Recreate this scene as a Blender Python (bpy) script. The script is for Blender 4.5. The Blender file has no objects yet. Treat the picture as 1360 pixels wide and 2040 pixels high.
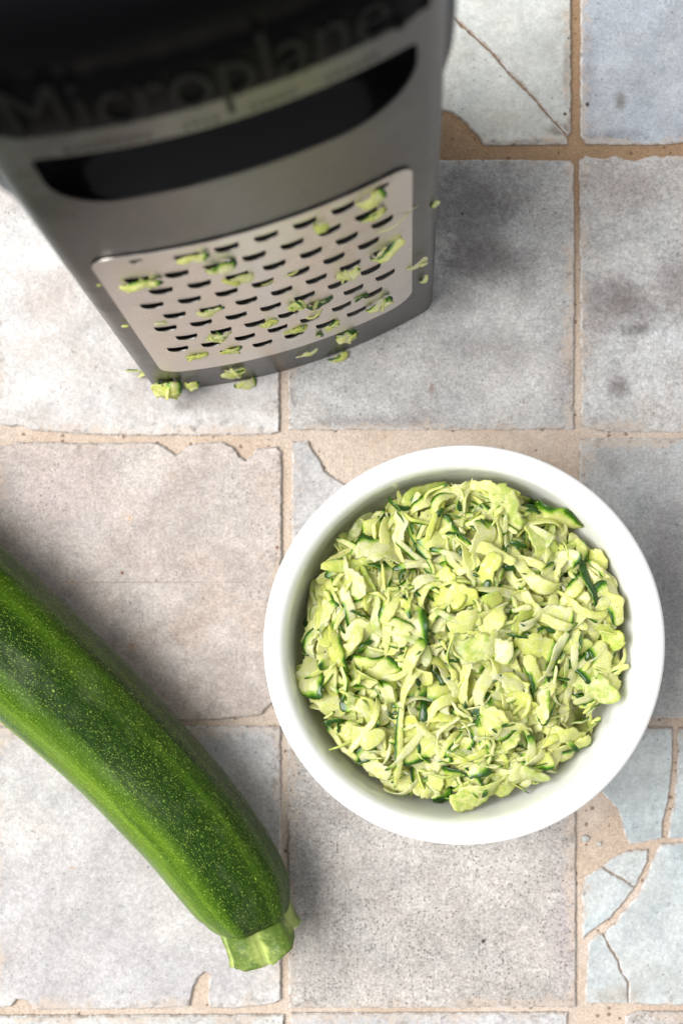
import bpy, bmesh, math, random
from mathutils import Vector, Matrix, noise
from mathutils.geometry import delaunay_2d_cdt

R = math.radians
scene = bpy.context.scene
COL = scene.collection

# ------------------------------------------------------------------ camera
H = 0.49                       # lens height above the tiles (m)
FPX = 2833.0                   # focal length in photo pixels (50 mm on a 36 mm tall frame)
cd = bpy.data.cameras.new('camera')
cd.sensor_fit = 'VERTICAL'
cd.sensor_height = 36.0
cd.sensor_width = 24.0
cd.lens = 50.0
cd.clip_start = 0.01
cd.clip_end = 50.0
cd.dof.use_dof = True
cd.dof.focus_distance = 0.447
cd.dof.aperture_fstop = 8.6
cam = bpy.data.objects.new('camera', cd)
cam.location = (0, 0, H)
COL.objects.link(cam)
scene.camera = cam

# ------------------------------------------------------------------ light
w = bpy.data.worlds.new('World')
scene.world = w
w.use_nodes = True
w.node_tree.nodes['Background'].inputs[0].default_value = (0.96, 0.98, 1.0, 1)
w.node_tree.nodes['Background'].inputs[1].default_value = 0.58


def area(name, loc, target, sx, sy, power, color):
    ld = bpy.data.lights.new(name, 'AREA')
    ld.shape = 'RECTANGLE'
    ld.size, ld.size_y = sx, sy
    ld.energy = power
    ld.color = color
    o = bpy.data.objects.new(name, ld)
    o.location = loc
    d = Vector(target) - Vector(loc)
    o.rotation_euler = d.to_track_quat('-Z', 'Y').to_euler()
    COL.objects.link(o)
    return o


area('window_light', (-2.05, 0.05, 2.70), (0.0, 0.0, 0.0), 2.4, 2.4, 248.0, (1.0, 0.985, 0.96))

scene.view_settings.view_transform = 'Standard'
scene.view_settings.look = 'None'
scene.view_settings.exposure = 0.0
scene.view_settings.gamma = 1.0
scene.view_settings.use_curve_mapping = False
scene.render.engine = 'CYCLES'
scene.cycles.use_denoising = True
scene.cycles.adaptive_threshold = 0.025
scene.cycles.max_bounces = 8
scene.cycles.diffuse_bounces = 4
scene.cycles.glossy_bounces = 4
scene.cycles.transmission_bounces = 6
scene.cycles.caustics_reflective = False
scene.cycles.sample_clamp_indirect = 6.0


def P(x, y, z=0.0):
    """World point at height z that sits at photo pixel (x, y)."""
    k = (H - z) / FPX
    return Vector(((x - 680) * k, (1020 - y) * k, z))


PX = H / FPX                    # metres per photo pixel on the tiles

# ------------------------------------------------------------------ helpers


def lin(c):
    c /= 255.0
    return c / 12.92 if c <= 0.04045 else ((c + 0.055) / 1.055) ** 2.4


def rgb(r, g, b, k=1.0):
    return (lin(r) * k, lin(g) * k, lin(b) * k, 1)


def tag(o, label=None, cat=None, group=None, kind=None):
    if label: o['label'] = label
    if cat: o['category'] = cat
    if group: o['group'] = group
    if kind: o['kind'] = kind
    return o


def link(name, me, parent=None, mats=()):
    o = bpy.data.objects.new(name, me)
    COL.objects.link(o)
    if parent is not None: o.parent = parent
    for m in mats:
        if m.name not in [q.name for q in me.materials if q]:
            me.materials.append(m)
    return o


def empty(name, loc=(0, 0, 0), rz=0.0):
    o = bpy.data.objects.new(name, None)
    o.location = loc
    o.rotation_euler = (0, 0, rz)
    o.empty_display_size = 0.01
    COL.objects.link(o)
    return o


def mesh(name, verts, faces, smooth=True):
    me = bpy.data.meshes.new(name)
    me.from_pydata([tuple(v) for v in verts], [], faces)
    me.validate()
    if smooth:
        me.polygons.foreach_set('use_smooth', [True] * len(me.polygons))
    me.update()
    return me


class NT:
    """Small wrapper to write node trees briefly."""

    def __init__(self, name):
        self.m = bpy.data.materials.new(name)
        self.m.use_nodes = True
        self.t = self.m.node_tree
        self.b = self.t.nodes['Principled BSDF']

    def n(self, typ, **kw):
        nd = self.t.nodes.new(typ)
        ins = kw.pop('i', {})
        for k, v in kw.items(): setattr(nd, k, v)
        for k, v in ins.items(): self.put(nd.inputs[k], v)
        return nd

    def put(self, sock, v):
        if isinstance(v, bpy.types.NodeSocket):
            self.t.links.new(v, sock)
        else:
            sock.default_value = v

    def math(self, op, a, b=0.0, c=None, clamp=False):
        nd = self.n('ShaderNodeMath', operation=op, use_clamp=clamp)
        self.put(nd.inputs[0], a)
        self.put(nd.inputs[1], b)
        if c is not None: self.put(nd.inputs[2], c)
        return nd.outputs[0]

    def vmath(self, op, a, b=(0, 0, 0)):
        nd = self.n('ShaderNodeVectorMath', operation=op)
        self.put(nd.inputs[0], a)
        if op == 'SCALE': nd.inputs['Scale'].default_value = 0.0007
        else: self.put(nd.inputs[1], b)
        return nd.outputs[1] if op in ('LENGTH', 'DISTANCE', 'DOT_PRODUCT') else nd.outputs[0]

    def noise(self, vec, scale, detail=2.0, rough=0.5, dist=0.0):
        return self.n('ShaderNodeTexNoise', i={'Vector': vec, 'Scale': scale, 'Detail': detail,
                                               'Roughness': rough, 'Distortion': dist}).outputs['Fac']

    def voro(self, vec, scale, rnd=1.0):
        return self.n('ShaderNodeTexVoronoi', i={'Vector': vec, 'Scale': scale, 'Randomness': rnd})

    def ramp(self, v, a, b, lo=0.0, hi=1.0, smooth=True):
        nd = self.n('ShaderNodeMapRange', interpolation_type='SMOOTHSTEP' if smooth else 'LINEAR')
        nd.clamp = True
        for k, q in zip(('Value', 'From Min', 'From Max', 'To Min', 'To Max'), (v, a, b, lo, hi)):
            self.put(nd.inputs[k], q)
        return nd.outputs[0]

    def mix(self, f, a, b, blend='MIX'):
        nd = self.n('ShaderNodeMix', data_type='RGBA', blend_type=blend)
        self.put(nd.inputs[0], f)
        self.put(nd.inputs[6], a)
        self.put(nd.inputs[7], b)
        return nd.outputs[2]

    def scale(self, col, f):
        nd = self.n('ShaderNodeVectorMath', operation='SCALE')
        self.put(nd.inputs[0], col)
        self.put(nd.inputs['Scale'], f)
        return nd.outputs[0]

    def bump(self, h, strength, dist, normal=None):
        nd = self.n('ShaderNodeBump', i={'Height': h, 'Strength': strength, 'Distance': dist})
        if normal is not None: self.put(nd.inputs['Normal'], normal)
        return nd.outputs[0]

    def set(self, **kw):
        names = {'color': 'Base Color', 'rough': 'Roughness', 'metal': 'Metallic', 'normal': 'Normal',
                 'spec': 'Specular IOR Level', 'sss': 'Subsurface Weight', 'coat': 'Coat Weight',
                 'sssr': 'Subsurface Radius', 'ssss': 'Subsurface Scale', 'aniso': 'Anisotropic',
                 'trans': 'Transmission Weight', 'ior': 'IOR', 'coatr': 'Coat Roughness'}
        for k, v in kw.items(): self.put(self.b.inputs[names[k]], v)
        return self.m


# ------------------------------------------------------------------ tile materials
ALB = 0.78


def tile_mat(name, ca, cb, speck=0.35, grain=0.16, seed=0.0, stains_shade=(), pits=0.5, mott=26.0, cc=None, scc=0.5):
    t = NT(name)
    pos = t.n('ShaderNodeNewGeometry').outputs['Position']
    pv = t.vmath('ADD', pos, (seed * 1.37, seed * 0.71, seed * 0.31))
    big = t.noise(pv, mott, 5.0, 0.62, 0.6)
    col = t.mix(t.ramp(big, 0.38, 0.64), rgb(*ca, ALB), rgb(*cb, ALB))
    if cc:
        b2 = t.noise(t.vmath('ADD', pv, (3.1, 1.7, 0)), mott * 1.7, 6.0, 0.66, 0.9)
        col = t.mix(t.math('MULTIPLY', t.ramp(b2, 0.52, 0.70), scc), col, rgb(*cc, ALB))
    cl = t.noise(t.vmath('ADD', pv, (6, 6, 2)), 62.0, 8.0, 0.72, 0.4)
    col = t.scale(col, t.ramp(cl, 0.36, 0.64, 0.80, 1.09, False))
    wob = t.noise(pv, 95.0, 5.0, 0.7)
    wob2 = t.noise(pv, 520.0, 3.0, 0.7)
    for (sx, sy, rx, ry, sc, st) in stains_shade:  # tile stains, plus a few cast shadows put into the colour
        c = P(sx, sy)
        d = t.vmath('SUBTRACT', pos, tuple(c))
        d = t.vmath('DIVIDE', d, (rx * PX, ry * PX, 1.0))
        ln = t.vmath('LENGTH', d)
        ln = t.math('ADD', ln, t.math('MULTIPLY_ADD', wob, 1.5, -0.75))
        ln = t.math('ADD', ln, t.math('MULTIPLY_ADD', wob2, 0.7, -0.35))
        f = t.ramp(ln, 1.05, 0.1, 0.0, st)
        col = t.mix(f, col, rgb(*sc, ALB))
    # pale chalky grains, dark grains
    g1 = t.noise(pv, 1150.0, 3.0, 0.75)
    col = t.scale(col, t.ramp(g1, 0.34, 0.66, 1.0 - grain * 1.9, 1.0 + grain * 1.35, False))
    g2 = t.noise(t.vmath('ADD', pv, (5, 3, 1)), 420.0, 4.0, 0.7)
    col = t.scale(col, t.ramp(g2, 0.3, 0.7, 1.0 - grain * 1.2, 1.0 + grain * 0.8, False))
    hue = t.noise(t.vmath('ADD', pv, (9, 2, 4)), 70.0, 4.0, 0.6)
    col = t.mix(t.ramp(hue, 0.35, 0.75, 0.0, 0.35), col, t.mix(1.0, col, (1.0, 0.90, 0.84, 1), 'MULTIPLY'))
    wg = t.noise(t.vmath('ADD', pv, (1, 8, 2)), 1700.0, 2.0, 0.6)
    col = t.mix(t.ramp(wg, 0.66, 0.76, 0.0, 0.45), col, rgb(238, 236, 232, ALB))
    # grout haze and grime along the joints
    sx = t.n('ShaderNodeSeparateXYZ', i={0: pos})
    ex_ = t.math('PINGPONG', t.math('SUBTRACT', sx.outputs[0], (1149 - 680) * PX), 292 * PX)
    ey_ = t.math('PINGPONG', t.math('SUBTRACT', sx.outputs[1], (1020 - 1441) * PX), 287 * PX)
    ed = t.math('MINIMUM', ex_, ey_)
    en = t.math('ADD', ed, t.math('MULTIPLY_ADD', cl, 0.022, -0.011))
    en = t.math('ADD', en, t.math('MULTIPLY_ADD', wob2, 0.010, -0.005))
    col = t.mix(t.ramp(en, 0.0040, 0.0012, 0.0, 0.55), col, rgb(206, 186, 168, ALB))
    gn = t.noise(t.vmath('ADD', pv, (4, 4, 9)), 210.0, 5.0, 0.75)
    gr = t.math('MULTIPLY', t.ramp(gn, 0.52, 0.64), t.ramp(ed, 0.0100, 0.0018))
    col = t.mix(t.math('MULTIPLY', gr, 0.55), col, rgb(120, 112, 108, ALB))
    # specks
    v1 = t.voro(t.vmath('ADD', pv, t.vmath('SCALE', t.n('ShaderNodeTexNoise', i={'Vector': pv, 'Scale': 900.0}).outputs['Color'])), 1000.0)
    rv = t.n('ShaderNodeSeparateColor', i={0: v1.outputs['Color']}).outputs[0]
    clump = t.noise(pv, 60.0, 3.0, 0.6)
    thr = t.math('MULTIPLY', t.ramp(rv, 1.0 - speck, 1.0, 0.0, 0.44), t.ramp(clump, 0.42, 0.62, 0.1 if speck < 0.8 else 0.75, 1.0))
    sp = t.ramp(t.math('SUBTRACT', v1.outputs['Distance'], thr), 0.06, -0.16)
    col = t.mix(t.math('MULTIPLY', sp, 0.42 if speck < 0.8 else 0.66), col, rgb(80, 72, 68, ALB))
    v2 = t.voro(t.vmath('ADD', pv, (0.4, 0.9, 0)), 115.0)
    r2 = t.n('ShaderNodeSeparateColor', i={0: v2.outputs['Color']})
    thr2 = t.ramp(r2.outputs[1], 1.0 - 0.36 * pits, 1.0, 0.0, 0.085)
    d2 = t.math('ADD', v2.outputs['Distance'], t.math('MULTIPLY_ADD', wob2, 0.09, -0.045))
    pit = t.ramp(t.math('SUBTRACT', d2, thr2), 0.008, -0.012)
    col = t.mix(t.math('MULTIPLY', pit, 0.9), col, t.mix(t.ramp(r2.outputs[2], 0.7, 0.8), rgb(45, 42, 42), rgb(120, 72, 45)))
    hgt = t.math('ADD', t.math('MULTIPLY', g1, 0.4), t.math('MULTIPLY', g2, 0.9))
    hgt = t.math('SUBTRACT', hgt, t.math('ADD', t.math('MULTIPLY', sp, 0.7), t.math('MULTIPLY', pit, 1.6)))
    hgt = t.math('ADD', hgt, t.math('MULTIPLY', wob, 2.0))
    return t.set(color=col, rough=t.ramp(big, 0.3, 0.7, 0.62, 0.45), spec=0.35,
                 normal=t.bump(hgt, 0.55, 0.00035))


def rim_mat():
    t = NT('tile_rim')
    pos = t.n('ShaderNodeNewGeometry').outputs['Position']
    a = t.noise(pos, 330.0, 4.0, 0.7)
    col = t.mix(t.ramp(a, 0.36, 0.66), rgb(178, 166, 156, ALB), rgb(218, 217, 216, ALB))
    b = t.noise(t.vmath('ADD', pos, (2, 0, 0)), 480.0, 3.0, 0.7)
    col = t.mix(t.ramp(b, 0.60, 0.70, 0, 0.75), col, rgb(92, 74, 64, ALB))
    return t.set(color=col, rough=0.7, spec=0.25, normal=t.bump(a, 0.6, 0.0005))


def grout_mat():
    t = NT('sandy_grout')
    pos = t.n('ShaderNodeNewGeometry').outputs['Position']
    a = t.noise(pos, 22.0, 4.0, 0.6)
    g = t.noise(pos, 1500.0, 3.0, 0.75)
    g2 = t.noise(pos, 380.0, 4.0, 0.7)
    col = t.mix(t.ramp(a, 0.4, 0.62), rgb(210, 194, 180, 0.84), rgb(200, 180, 162, 0.84))
    # the joint behind the grater is filled with a browner mortar
    y = t.n('ShaderNodeSeparateXYZ', i={0: pos}).outputs[1]
    brown = t.ramp(t.math('ADD', y, t.math('MULTIPLY_ADD', a, 0.06, -0.03)), 0.07, 0.11)
    col = t.mix(brown, col, rgb(164, 136, 108, 0.84))
    col = t.scale(col, t.ramp(g, 0.34, 0.66, 0.74, 1.20, False))
    col = t.scale(col, t.ramp(g2, 0.3, 0.7, 0.86, 1.1, False))
    v = t.voro(pos, 520.0)
    rv = t.n('ShaderNodeSeparateColor', i={0: v.outputs['Color']}).outputs[0]
    sp = t.ramp(t.math('SUBTRACT', v.outputs['Distance'], t.ramp(rv, 0.8, 1.0, 0.0, 0.42)), 0.03, -0.05)
    col = t.mix(t.math('MULTIPLY', sp, 0.65), col, rgb(88, 62, 44))
    h = t.math('ADD', t.math('MULTIPLY', g, 0.5), g2)
    return t.set(color=col, rough=0.9, spec=0.15, normal=t.bump(h, 0.9, 0.0006))


M_rim = rim_mat()
M_grout = grout_mat()
GD = (118, 113, 112)
MT = {
    'white_green': tile_mat('tile_white_green', (206, 209, 205), (216, 218, 213), 0.16, 0.08, 1.0, [
        (1118, 258, 34, 16, (92, 86, 78), 0.8), (1075, 282, 70, 10, (110, 104, 96), 0.75), (1128, 130, 12, 120, (140, 134, 126), 0.7),
        (1020, 285, 90, 9, (120, 114, 106), 0.6), (1010, 240, 120, 60, (186, 184, 176), 0.6)], 1.0),
    'blue_grey': tile_mat('tile_blue_grey', (180, 187, 197), (201, 205, 210), 0.2, 0.11, 2.0, [
        (1235, 200, 14, 26, (124, 118, 112), 0.8), (1200, 272, 110, 24, (148, 152, 164), 0.7), (1172, 150, 20, 150, (150, 152, 160), 0.5)], 0.8),
    'warm_white': tile_mat('tile_warm_white', (206, 202, 200), (222, 221, 220), 0.16, 0.10, 3.0, [
        (110, 590, 120, 80, (190, 178, 172), 0.65), (60, 690, 110, 60, (196, 186, 180), 0.5),
        (420, 800, 140, 40, (178, 172, 168), 0.6), (360, 810, 30, 14, (140, 134, 130), 0.6)], 0.6, cc=(192, 182, 176)),
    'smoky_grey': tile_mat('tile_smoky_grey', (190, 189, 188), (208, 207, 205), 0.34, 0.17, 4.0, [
        (930, 400, 150, 130, (116, 113, 112), 0.75), (960, 520, 130, 60, (120, 114, 116), 0.75), (900, 590, 90, 60, (136, 133, 132), 0.45),  # dark stain beside the grater, partly its cast shadow painted in
        (960, 690, 110, 50, (160, 156, 156), 0.6), (760, 840, 240, 22, (150, 146, 148), 0.6), (1120, 740, 40, 140, (172, 168, 170), 0.5),
        (860, 775, 9, 24, (150, 128, 118), 0.75)], 0.6, cc=(166, 163, 162)),
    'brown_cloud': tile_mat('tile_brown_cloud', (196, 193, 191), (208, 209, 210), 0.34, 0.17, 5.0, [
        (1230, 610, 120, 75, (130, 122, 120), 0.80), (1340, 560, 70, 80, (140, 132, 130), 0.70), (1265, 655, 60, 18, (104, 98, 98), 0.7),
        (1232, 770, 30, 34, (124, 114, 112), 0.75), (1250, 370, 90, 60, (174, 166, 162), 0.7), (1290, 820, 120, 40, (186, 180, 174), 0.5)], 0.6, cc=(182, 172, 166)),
    'pink_beige': tile_mat('tile_pink_beige', (196, 184, 177), (210, 200, 194), 0.42, 0.15, 6.0, [
        (110, 1000, 180, 110, (210, 198, 196), 0.5), (470, 1010, 110, 140, (190, 184, 180), 0.4), (300, 1160, 330, 1.6, (150, 134, 124), 0.7), (145, 1160, 22, 4, (206, 172, 140), 0.7), (260, 1032, 8, 10, (206, 176, 150), 0.8),
        (262, 1287, 9, 12, (190, 150, 118), 0.8)], 0.45, cc=(200, 180, 166)),
    'chalk_grey': tile_mat('tile_chalk_grey', (198, 197, 198), (212, 210, 210), 0.34, 0.13, 7.0, [], 0.6),
    'cool_grey': tile_mat('tile_cool_grey', (190, 192, 193), (202, 202, 200), 0.3, 0.15, 8.0, [
        (1335, 1180, 70, 260, (160, 156, 158), 0.7), (1225, 930, 36, 50, (152, 150, 150), 0.5)], 0.7, cc=(170, 167, 168)),  # tall grey patch right of the bowl: tile tone plus painted bowl shadow
    'lavender_grey': tile_mat('tile_lavender_grey', (196, 193, 194), (212, 209, 207), 0.26, 0.12, 9.0, [
        (470, 1490, 120, 60, (178, 176, 180), 0.5), (250, 1940, 260, 90, (190, 188, 194), 0.5), (145, 1729, 10, 5, (196, 160, 128), 0.6)], 0.4),
    'granite': tile_mat('tile_granite', (192, 187, 183), (206, 201, 196), 0.95, 0.20, 10.0, [
        (625, 1740, 60, 90, (150, 146, 144), 0.5), (1120, 1850, 50, 200, (182, 170, 172), 0.6)], 0.8),  # smudge beside the zucchini end is its cast shadow, painted in
    'pale_blue': tile_mat('tile_pale_blue', (190, 199, 202), (206, 212, 212), 0.2, 0.10, 11.0, [
        (1250, 1570, 80, 60, (178, 184, 188), 0.5), (1230, 1985, 80, 30, (176, 164, 150), 0.5)], 0.9),
    'plain_white': tile_mat('tile_plain_white', (206, 206, 203), (218, 218, 215), 0.3, 0.12, 12.0, [], 0.6),
}

# ------------------------------------------------------------------ ground: grout bed and tiles
B = 0.62
bed_v, bed_f = [], []
NG = 60
for j in range(NG + 1):
    for i in range(NG + 1):
        x, y = -B + 2 * B * i / NG, -B + 2 * B * j / NG
        bed_v.append((x, y, -0.0013 + 0.0003 * noise.noise(Vector((x * 90, y * 90, 0)))))
for j in range(NG):
    for i in range(NG):
        a = j * (NG + 1) + i
        bed_f.append((a, a + 1, a + NG + 2, a + NG + 1))
ground = link('tiled_ground', mesh('grout_bed', bed_v, bed_f), None, [M_grout])
tag(ground, 'worn zellige style tiles set in sandy beige grout', None, None, 'structure')


def make_tile(poly, mat, seed, jag=1.0, lift=0.0, inset=0.00055):
    """poly: photo pixels on the tile plane. One broken-edged slab with a chalky rim."""
    pts = [P(*p).to_2d() for p in poly]
    if sum(pts[i].x * pts[i - 1].y - pts[i - 1].x * pts[i].y for i in range(len(pts))) > 0:
        pts.reverse()
    area2 = sum(pts[i - 1].x * pts[i].y - pts[i].x * pts[i - 1].y for i in range(len(pts)))
    if area2 < 0: pts.reverse()
    # resample the outline
    out = []
    n = len(pts)
    for i in range(n):
        a, b = pts[i], pts[(i + 1) % n]
        L = (b - a).length
        k = max(1, int(L / 0.0008))
        nx = Vector(((b - a).y, -(b - a).x)).normalized()
        for q in range(k):
            f = q / k
            p = a.lerp(b, f)
            env = min(1.0, min(f, 1 - f) * L / 0.0015 + 0.3)
            s = Vector((p.x * 1.0, p.y * 1.0, seed * 0.37))
            d = 0.00016 * noise.noise(s * 160) + 0.00022 * noise.noise(s * 620) + 0.00026 * noise.noise(s * 1500)
            chip = noise.noise(s * 330 + Vector((7, 3, 1)))
            d -= max(0.0, chip - 0.30) * 0.0018 * max(0.0, 0.4 + noise.noise(s * 40))
            out.append(p + nx * d * env * jag)
    m = len(out)
    nor = []
    for i in range(m):
        e = out[(i + 1) % m] - out[i - 1]
        nor.append(Vector((e.y, -e.x)).normalized())
    inn = [out[i] - nor[i] * inset for i in range(m)]
    c = sum(out, Vector((0, 0))) / m
    verts = [(p.x - c.x, p.y - c.y, -0.004) for p in out]
    verts += [(p.x - c.x, p.y - c.y, -0.00055) for p in out]
    verts += [(p.x - c.x, p.y - c.y, lift - 0.0 * i) for i, p in enumerate(inn)]
    faces = []
    for i in range(m):
        j = (i + 1) % m
        faces.append((i, j, m + j, m + i))
        faces.append((m + i, m + j, 2 * m + j, 2 * m + i))
    faces.append(tuple(range(2 * m, 3 * m)))
    me = mesh('tile', verts, faces, False)
    o = link('tile', me, ground, [MT[mat], M_rim])
    idx = [1] * len(me.polygons)
    idx[-1] = 0
    me.polygons.foreach_set('material_index', idx)
    o.location = (c.x, c.y, 0)
    return o


tiles = [
    # behind the grater: cracked, corner broken away
    ('white_green', [(585, -282), (790, -70), (915, 48), (942, 72), (980, 107), (1018, 152), (1062, 196), (1090, 230), (1128, 272), (1130, 287),
                     (964, 288), (948, 266), (931, 247), (912, 232), (898, 223), (800, 196), (585, 190)]),
    ('white_green', [(588, -283), (792, -73), (917, 45.5), (944, 69.5), (982, 104.5), (1020.5, 150), (1064.5, 194), (1092.5, 228), (1131, 270), (1137, 262),
                     (1136, -283)]),
    ('blue_grey', [(1155, -282), (1733, -282), (1733, 282), (1350, 284), (1300, 288), (1200, 287), (1166, 286), (1156, 268)]),
    ('warm_white', [(-18, 318), (556, 318), (557, 860), (540, 866), (300, 868), (200, 866), (130, 862), (62, 857), (40, 848), (20, 850), (-18, 842)]),
    ('smoky_grey', [(574, 318), (900, 318), (1135, 319), (1143, 328), (1144, 600), (1142, 855), (575, 857)]),
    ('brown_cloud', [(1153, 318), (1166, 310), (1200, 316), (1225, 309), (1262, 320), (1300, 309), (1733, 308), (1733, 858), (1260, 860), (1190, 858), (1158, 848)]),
    ('pink_beige', [(-18, 892), (10, 889), (32, 881), (90, 880), (160, 883), (290, 882), (314, 883), (340, 899), (351, 907), (369, 894), (387, 884), (442, 880),
                    (465, 891), (478, 910), (490, 918), (500, 908), (512, 894), (551, 889), (561, 900), (561, 1160), (559, 1290), (548, 1395), (520, 1424), (440, 1434), (250, 1437), (-18, 1437)]),
    ('chalk_grey', [(581, 880), (614, 878), (624, 900), (636, 916), (646, 938), (660, 949), (683, 963), (760, 1010), (900, 1080), (1100, 1250), (1144, 1300),
                    (1144, 1432), (581, 1432)]),
    ('cool_grey', [(1154, 873), (1733, 873), (1733, 1431), (1154, 1431)]),
    ('lavender_grey', [(-18, 1447), (300, 1447), (559, 1446), (560, 1992), (548, 2000), (470, 2010), (420, 2008), (414, 1990), (416, 1966), (418, 1944), (408, 1937), (394, 1949),
                       (385, 1968), (377, 2006), (300, 2011), (70, 2012), (56, 1996), (34, 1992), (22, 2006), (-18, 2012)]),
    ('granite', [(573, 1448), (1146, 1448), (1147, 2007), (575, 2009)]),
    ('pale_blue', [(1156, 1447), (1340, 1450), (1339, 1525), (1331, 1594), (1320, 1638), (1318, 1671), (1287, 1678), (1253, 1682), (1250, 1676), (1243, 1660),
                   (1237, 1632), (1227, 1610), (1205, 1587), (1180, 1560), (1156, 1550)]),
    ('pale_blue', [(1351, 1450), (1733, 1447), (1733, 1667), (1440, 1668), (1360, 1671), (1330, 1670), (1333, 1632), (1342, 1600), (1348, 1525)]),
    ('pale_blue', [(1199.5, 1725), (1218, 1710), (1249, 1695), (1290, 1692), (1290, 1717), (1274, 1748), (1264, 1768), (1244, 1752), (1222, 1741)]),
    ('pale_blue', [(1198, 1727), (1221, 1743), (1243, 1754), (1263, 1770), (1259, 1776), (1237, 1805), (1215, 1830), (1186, 1849), (1160, 1871), (1158, 1776), (1164, 1748)]),
    ('pale_blue', [(1317, 1681), (1360, 1680), (1733, 1677), (1733, 2002), (1300, 2004), (1252, 1999), (1251, 1956), (1238, 1936), (1232, 1914), (1216, 1890), (1201.5, 1860), (1221, 1842),
                   (1246, 1811), (1268, 1786), (1281, 1761), (1296, 1723), (1301, 1707)]),
    ('pale_blue', [(1200, 1861), (1214.5, 1891), (1230.5, 1915), (1236.5, 1937), (1249.5, 1957), (1250, 1999), (1166, 2000), (1165, 1980), (1168, 1933), (1171, 1880), (1190, 1862)]),
    ('plain_white', [(-18, 2024), (566, 2022), (566, 2590), (-18, 2590)]),
    ('chalk_grey', [(580, 2019), (1130, 2018), (1130, 2590), (580, 2590)]),
    ('granite', [(1246, 2026), (1270, 2016), (1733, 2016), (1733, 2590), (1230, 2590), (1238, 2060)]),
]
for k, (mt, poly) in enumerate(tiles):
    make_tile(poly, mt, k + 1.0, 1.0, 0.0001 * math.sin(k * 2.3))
names = list(MT)
rt = random.Random(11)
k = 40
for row in range(-2, 7):
    for c in range(-2, 5):
        if 0 <= c <= 2 and 0 <= row <= 4 and not (row == 0 and c == 0): continue
        x0, y0 = -18 + 585 * c, -282 + 574 * row
        make_tile([(x0, y0), (x0 + 573, y0), (x0 + 573, y0 + 562), (x0, y0 + 562)], rt.choice(names), k, 1.0)
        k += 1

# ------------------------------------------------------------------ pebbles on the bare mortar
tp = NT('pebble_stone')
pp = tp.n('ShaderNodeNewGeometry').outputs['Position']
M_peb = tp.set(color=tp.mix(tp.noise(pp, 900, 3), rgb(140, 145, 146), rgb(190, 192, 188)), rough=0.8)


def pebble(px, py, size, seed, label):
    bm = bmesh.new()
    bmesh.ops.create_icosphere(bm, subdivisions=2, radius=1.0)
    for v in bm.verts:
        d = 1 + 0.35 * noise.noise(v.co * 1.1 + Vector((seed, 0, 0)))
        v.co = Vector((v.co.x * size * d, v.co.y * size * 0.85 * d, v.co.z * size * 0.55 * d))
    me = bpy.data.meshes.new('pebble')
    bm.to_mesh(me)
    bm.free()
    o = link('pebble', me, None, [M_peb])
    o.location = P(px, py, -0.0011 + size * 0.35)
    tag(o, label, 'pebble', 'pebbles on bare mortar')


pebble(1165, 1671, 0.0014, 1, 'larger grey pebble on the sandy patch below the bowl')
pebble(1193, 1681, 0.0009, 5, 'tiny pale pebble right of the larger pebble on sandy patch')

# ------------------------------------------------------------------ white bowl
t = NT('white_glaze')
gp = t.n('ShaderNodeNewGeometry').outputs['Position']
M_bowl = t.set(color=(0.83, 0.83, 0.815, 1), rough=0.14, spec=0.5, coat=0.3, coatr=0.08,
               normal=t.bump(t.noise(gp, 60, 3, 0.5), 0.10, 0.0015))
RIM = 0.060
bc = P(925, 1286, RIM)
KB = 400 * (H - RIM) / FPX       # outer rim radius
prof = [(0.0, 0.0035), (0.024, 0.0035), (0.0255, 0.0), (0.031, 0.0), (0.0325, 0.003), (0.0345, 0.007), (0.041, 0.017), (0.047, 0.029),
        (0.0515, 0.042), (0.0545, 0.0505), (0.0570, 0.0540), (KB - 0.0007, 0.0563), (KB, 0.0580), (KB - 0.0003, 0.0592), (KB - 0.0014, 0.0601), (KB - 0.0030, 0.0604),
        (0.0562, 0.0600), (0.0547, 0.0588), (0.0536, 0.0568), (0.0529, 0.0538), (0.0519, 0.048), (0.0500, 0.039), (0.0460, 0.028), (0.0395, 0.0175), (0.031, 0.010), (0.020, 0.0072), (0.0, 0.0066)]


def lathe(prof, seg, sub=3):
    # Catmull-Rom refinement of the profile, then spin
    pr = []
    n = len(prof)
    for i in range(n - 1):
        p0, p1, p2, p3 = (Vector(prof[max(i - 1, 0)]), Vector(prof[i]), Vector(prof[i + 1]), Vector(prof[min(i + 2, n - 1)]))
        for q in range(sub):
            u = q / sub
            pr.append(0.5 * ((2 * p1) + (p2 - p0) * u + (2 * p0 - 5 * p1 + 4 * p2 - p3) * u * u + (3 * p1 - p0 - 3 * p2 + p3) * u ** 3))
    pr.append(Vector(prof[-1]))
    verts, faces = [], []
    for p in pr:
        for s in range(seg):
            a = 2 * math.pi * s / seg
            wv = 1 + 0.0018 * math.sin(2 * a + 0.7) + 0.0008 * math.sin(5 * a)
            verts.append((max(p.x, 1e-5) * wv * math.cos(a), max(p.x, 1e-5) * wv * math.sin(a), max(p.y, 0.0)))
    for i in range(len(pr) - 1):
        for s in range(seg):
            s2 = (s + 1) % seg
            faces.append((i * seg + s, i * seg + s2, (i + 1) * seg + s2, (i + 1) * seg + s))
    return mesh('bowl', verts, faces)


bowl = link('bowl', lathe(prof, 144), None, [M_bowl])
bowl.location = (bc.x, bc.y, 0.0002)
tag(bowl, 'round white glazed bowl with thick rim holding grated zucchini', 'bowl')

# ------------------------------------------------------------------ grated zucchini


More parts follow.
